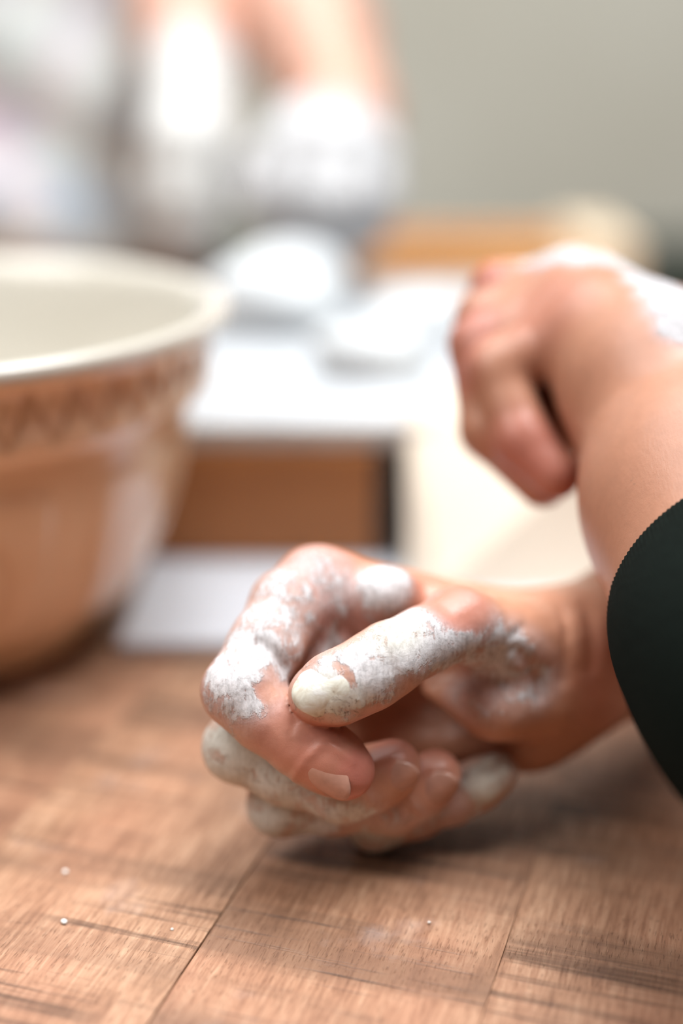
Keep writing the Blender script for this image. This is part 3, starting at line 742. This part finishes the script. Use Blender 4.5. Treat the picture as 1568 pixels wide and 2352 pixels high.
def tube(name, path, mat, parent, nseg=720, rib=0.0, cuff=True, thick=0.0022):
    """sleeve: path of (centre, radius); knit ribs run round it, open rolled edge at the start"""
    pts = [np.array(p) for p, _ in path]; rad = [r for _, r in path]
    # resample
    T = np.linspace(0, len(pts) - 1, 90); C = []; R = []
    for t in T:
        i = min(int(t), len(pts) - 2); u = t - i
        p0, p1, p2, p3 = pts[max(i - 1, 0)], pts[i], pts[i + 1], pts[min(i + 2, len(pts) - 1)]
        C.append(0.5 * (2 * p1 + (p2 - p0) * u + (2 * p0 - 5 * p1 + 4 * p2 - p3) * u * u + (3 * p1 - p0 - 3 * p2 + p3) * u ** 3)); R.append(rad[i] * (1 - u) + rad[i + 1] * u)
    v = []; rows = []
    ref = np.array([0, 0, 1.0])
    def ring(i, r, wob):
        t = C[min(i + 1, 89)] - C[max(i - 1, 0)]; t /= np.linalg.norm(t); a = np.cross(t, ref); a /= np.linalg.norm(a); b = np.cross(t, a)
        row = []
        for j in range(nseg):
            th = j / nseg * 2 * math.pi
            rr = r + rib * math.cos(j / nseg * 2 * math.pi * (nseg // 4)) + wob * math.sin(3 * th + i * 0.15)
            row.append(len(v)); v.append(C[i] + a * rr * math.cos(th) + b * rr * math.sin(th))
        rows.append(row)
    for i in (6, 3, 1): ring(i, R[0] - thick, 0)
    ring(0, R[0] - thick * 0.5, 0)
    for i in range(1, 90): ring(i, R[i], 0.0004)
    f = []
    for a, b in zip(rows[:-1], rows[1:]):
        for j in range(nseg): k = (j + 1) % nseg; f.append((a[j], a[k], b[k], b[j]))
    f.append(tuple(rows[-1]))
    me = mesh_of(name, v, f)
    bm = bmesh.new(); bm.from_mesh(me); bmesh.ops.recalc_face_normals(bm, faces=bm.faces); bm.to_mesh(me); bm.free()
    o = link(name, me, mat); sub(parent, o); return o
o = tube('sleeve', [(P(1762, 1415, .350), .0388), (P(1785, 1465, .333), .0380), (P(1830, 1540, .315), .0375), (P(1920, 1610, .298), .0378), (P(2100, 1700, .285), .040), (P(2400, 1750, .28), .043), (P(2800, 1700, .29), .046), ((0.26, 0.235, 0.165), .050), ((0.36, 0.24, 0.25), .054)], M['knit'], person, rib=0.00011)
o['label'] = 'black knitted sleeve pushed up the near forearm'
o = tube('sleeve', [((0.175, 0.462, 0.066), .032), ((0.22, 0.478, 0.06), .035), ((0.27, 0.49, 0.06), .040), ((0.33, 0.49, 0.075), .043), ((0.38, 0.50, 0.15), .047), ((0.42, 0.51, 0.24), .052)], M['knit'], person, rib=0.00011)

def build_sweater():
    F = Field((0.28, 0.10, -0.34), (0.70, 0.68, 0.52), 0.006); T = F.new()
    for dy in (-0.08, 0.08):
        add_cone(F, T, (0.53, 0.38 + dy, -0.26), (0.53, 0.38 + dy, 0.05), 0.105, 0.095, 0.05, 0.06)
        add_cone(F, T, (0.53, 0.38 + dy, 0.05), (0.52, 0.38 + dy * 1.2, 0.30), 0.095, 0.10, 0.05, 0.06)
    add_cone(F, T, (0.50, 0.21, 0.36), (0.50, 0.55, 0.36), 0.062, 0.062, 0.06, 0.06)
    add_cone(F, T, (0.50, 0.38, 0.36), (0.48, 0.38, 0.46), 0.062, 0.055, 0.03, 0.05)
    add_cone(F, T, (0.50, 0.22, 0.36), (0.345, 0.24, 0.24), 0.062, 0.056, 0.03, 0.05)
    add_cone(F, T, (0.50, 0.54, 0.36), (0.415, 0.51, 0.23), 0.062, 0.054, 0.03, 0.05)
    me, v = nets(F, T, 'sweater'); o = link('sweater', me, M['knit']); sub(person, o); o['label'] = 'black knitted sweater'
build_sweater()

# ------------------------------------------------------------------ second person kneading behind
baker = empty('person', tuple(np.array([-0.28, 1.12, TZ])))
tag(baker, 'person in a pale printed top behind the pastry board, working dough with both white hands', 'person')
def m_shirt():
    k = NT('pale_printed_cotton'); p = k.obj()
    n1 = k.noise(p, 13, 2, 0.5, 0.6); n2 = k.noise(k.map(p, (1, 1, 1), (0, 0, 0), (3, 5, 1)), 17, 2, 0.5, 0.5)
    col = k.ramp(n1, [(0.32, (0.36, 0.44, 0.54)), (0.43, (0.62, 0.68, 0.67)), (0.58, (0.70, 0.74, 0.73)), (0.70, (0.52, 0.50, 0.59))])
    col = k.mix(k.ramp(n2, [(0.56, 0.0), (0.66, 0.8)]), col, (0.62, 0.50, 0.53))
    k.l(col, k.b.inputs['Base Color']); k.set(Roughness=0.9); return k.m
M['shirt'] = m_shirt()
def build_baker():
    # arms with hands
    def hand(F, A, wrist, palmc, dirs, r0, tips):
        pass
    F = Field((-0.19, 0.68, 0.085), (0.10, 1.10, 0.40), 0.0024); sl = tuple(slice(0, n) for n in F.n)
    def arm(pts, wrist, knuckles, curls, thumb):
        A = F.new(); q = [(np.array(p), r) for p, r in pts]; chain(F, A, q, 0.02)
        for kn in knuckles: add_cone(F, A, wrist, kn, 0.020, 0.0125, 0.012)
        out = A
        for kn, c in zip(knuckles, curls):
            B = F.new(); chain(F, B, [(kn, .0115), (c[0], .0100), (c[1], .0092), (c[2], .0075)], 0.004); out = np.minimum(out, B)
        B = F.new(); chain(F, B, [(wrist, .016), (thumb[0], .0135), (thumb[1], .0105), (thumb[2], .0085)], 0.006); smin_into(out, sl, B, 0.006)
        return out
    # arm on the right of the frame
    w1 = P(795, 255, .83)
    kn = [P(660, 330, .775), P(735, 330, .765), P(805, 345, .765), P(870, 370, .775)]
    cu = [(P(630, 440, .765), P(645, 530, .775), P(670, 560, .79)), (P(715, 455, .75), P(722, 550, .765), P(735, 575, .785)), (P(800, 460, .75), P(795, 550, .765), P(790, 570, .785)), (P(872, 455, .765), P(850, 530, .775), P(830, 550, .79))]
    th = (P(680, 290, .80), P(600, 380, .79), P(580, 460, .785))
    A1 = arm([(P(560, -420, 1.03), .046), (P(640, -100, .95), .040), (P(720, 90, .88), .0365), (w1, .0285)], w1, kn, cu, th)
    me, v = nets(F, A1, 'arm_right_of_frame')
    paint(me, v, 'flour', [(P(x, y, d), r, 1.35) for x, y, d, r in [(760, 400, .76, .05), (720, 500, .76, .045), (830, 460, .77, .035), (620, 400, .78, .04), (650, 300, .79, .025)]] + [(P(940, 330, .80), .018, -.8), (P(760, 190, .82), .02, -.9)])
    for a in ('red', 'cake', 'grime'): paint(me, v, a, [])
    o = link('arm', me, M['skin_far']); sub(baker, o); o['label'] = 'bare forearm reaching down to a hand white with flour'
    w2 = P(440, 215, .86)
    kn = [P(370, 330, .80), P(415, 340, .79), P(455, 345, .79), P(490, 350, .80)]
    cu = [(P(350, 430, .80), P(370, 510, .80), P(390, 540, .81)), (P(405, 450, .785), P(412, 530, .79), P(420, 555, .80)), (P(450, 450, .785), P(455, 525, .79), P(458, 550, .80)), (P(488, 430, .80), P(482, 490, .80), P(475, 515, .81))]
    th = (P(490, 300, .85), P(520, 380, .84), P(525, 440, .83))
    A2 = arm([(P(380, -420, 1.08), .046), (P(420, -100, 1.0), .040), (P(440, 60, .93), .0345), (w2, .0275)], w2, kn, cu, th)
    me, v = nets(F, A2, 'arm_left_of_frame')
    paint(me, v, 'flour', [(P(x, y, d), r, 1.3) for x, y, d, r in [(430, 420, .79, .06), (420, 280, .82, .05), (440, 180, .86, .035)]])
    for a in ('red', 'cake', 'grime'): paint(me, v, a, [])
    me.attributes['cake'].data.foreach_set('value', np.full(len(v), 0.25, np.float32))
    o = link('arm', me, M['skin_far']); sub(baker, o); o['label'] = 'forearm and hand coated in cream-white flour beside the bowl'
    # torso in a loose top
    F2 = Field((-0.56, 0.90, -0.32), (0.06, 1.36, 0.62), 0.0055); T = F2.new(); s2 = tuple(slice(0, n) for n in F2.n)
    for sx in (-0.075, 0.075):
        add_cone(F2, T, (-0.29 + sx, 1.14, -0.25), (-0.29 + sx, 1.12, 0.08), 0.105, 0.098, 0.05, 0.06)
        add_cone(F2, T, (-0.29 + sx, 1.12, 0.08), (-0.29 + sx * 1.2, 1.13, 0.40), 0.098, 0.105, 0.05, 0.06)
    add_cone(F2, T, (-0.44, 1.14, 0.47), (-0.14, 1.14, 0.47), 0.062, 0.062, 0.06, 0.06)
    add_cone(F2, T, (-0.29, 1.14, 0.47), (-0.29, 1.13, 0.58), 0.058, 0.052, 0.03, 0.05)
    add_cone(F2, T, (-0.12, 1.14, 0.46), P(600, -250, .99), 0.062, 0.058, 0.03, 0.05)
    add_cone(F2, T, (-0.43, 1.14, 0.46), (-0.40, 1.09, 0.34), 0.062, 0.058, 0.03, 0.05)
    add_cone(F2, T, (-0.40, 1.09, 0.34), P(385, -330, 1.06), 0.058, 0.056, 0.03, 0.05)
    g = np.meshgrid(*[a.astype(np.float32) for a in F2.ax], indexing='ij', sparse=True)
    T = T + (0.0035 * np.sin(26 * g[0] + 34 * g[2] + 3 * np.sin(9 * g[2])) + 0.0025 * np.sin(60 * g[2] + 30 * g[0])).astype(np.float32)
    me, v = nets(F2, T, 'top')
    o = link('top', me, M['shirt']); sub(baker, o); o['label'] = 'loose pale cotton top with a faint blue and lilac print'
    F3 = Field((-0.52, 0.98, -0.76), (-0.06, 1.32, -0.22), 0.007); L = F3.new()
    for sx in (-0.085, 0.085):
        add_cone(F3, L, (-0.29 + sx, 1.15, -0.28), (-0.29 + sx, 1.14, -0.52), 0.092, 0.066, 0.02, 0.04); add_cone(F3, L, (-0.29 + sx, 1.14, -0.52), (-0.29 + sx, 1.15, -0.72), 0.066, 0.05, 0.02, 0.04)
    me, v = nets(F3, L, 'trousers'); o = link('trousers', me, M['wains']); sub(baker, o)
build_baker()

# ------------------------------------------------------------------ crumbs on the table
M['crumb'] = m_plain('dry_dough_crumb', (0.82, 0.80, 0.76), 0.9, 0.05, 400)
def crumb(px, py, r, label, seed):
    rng = np.random.RandomState(seed); bm = bmesh.new(); bmesh.ops.create_icosphere(bm, subdivisions=2, radius=r)
    for vt in bm.verts: vt.co *= rng.uniform(0.75, 1.2); vt.co.z *= 0.7
    o = link('dough_crumb', bm_mesh('dough_crumb', bm, True), M['crumb']); c = G(px, py); o.location = (c[0], c[1], r * 0.55)
    tag(o, label, 'crumb', 'dry dough crumbs on the table')
crumb(147, 2121, 0.00085, 'larger white dough crumb on the table, lower left', 1)
crumb(150, 2006, 0.0008, 'faint white crumb on the table above the larger crumb', 2)
crumb(395, 2136, 0.0004, 'tiny pale crumb on the table right of the larger crumb', 3)
crumb(985, 2120, 0.0004, 'tiny pale crumb on the middle plank, lower right', 4)
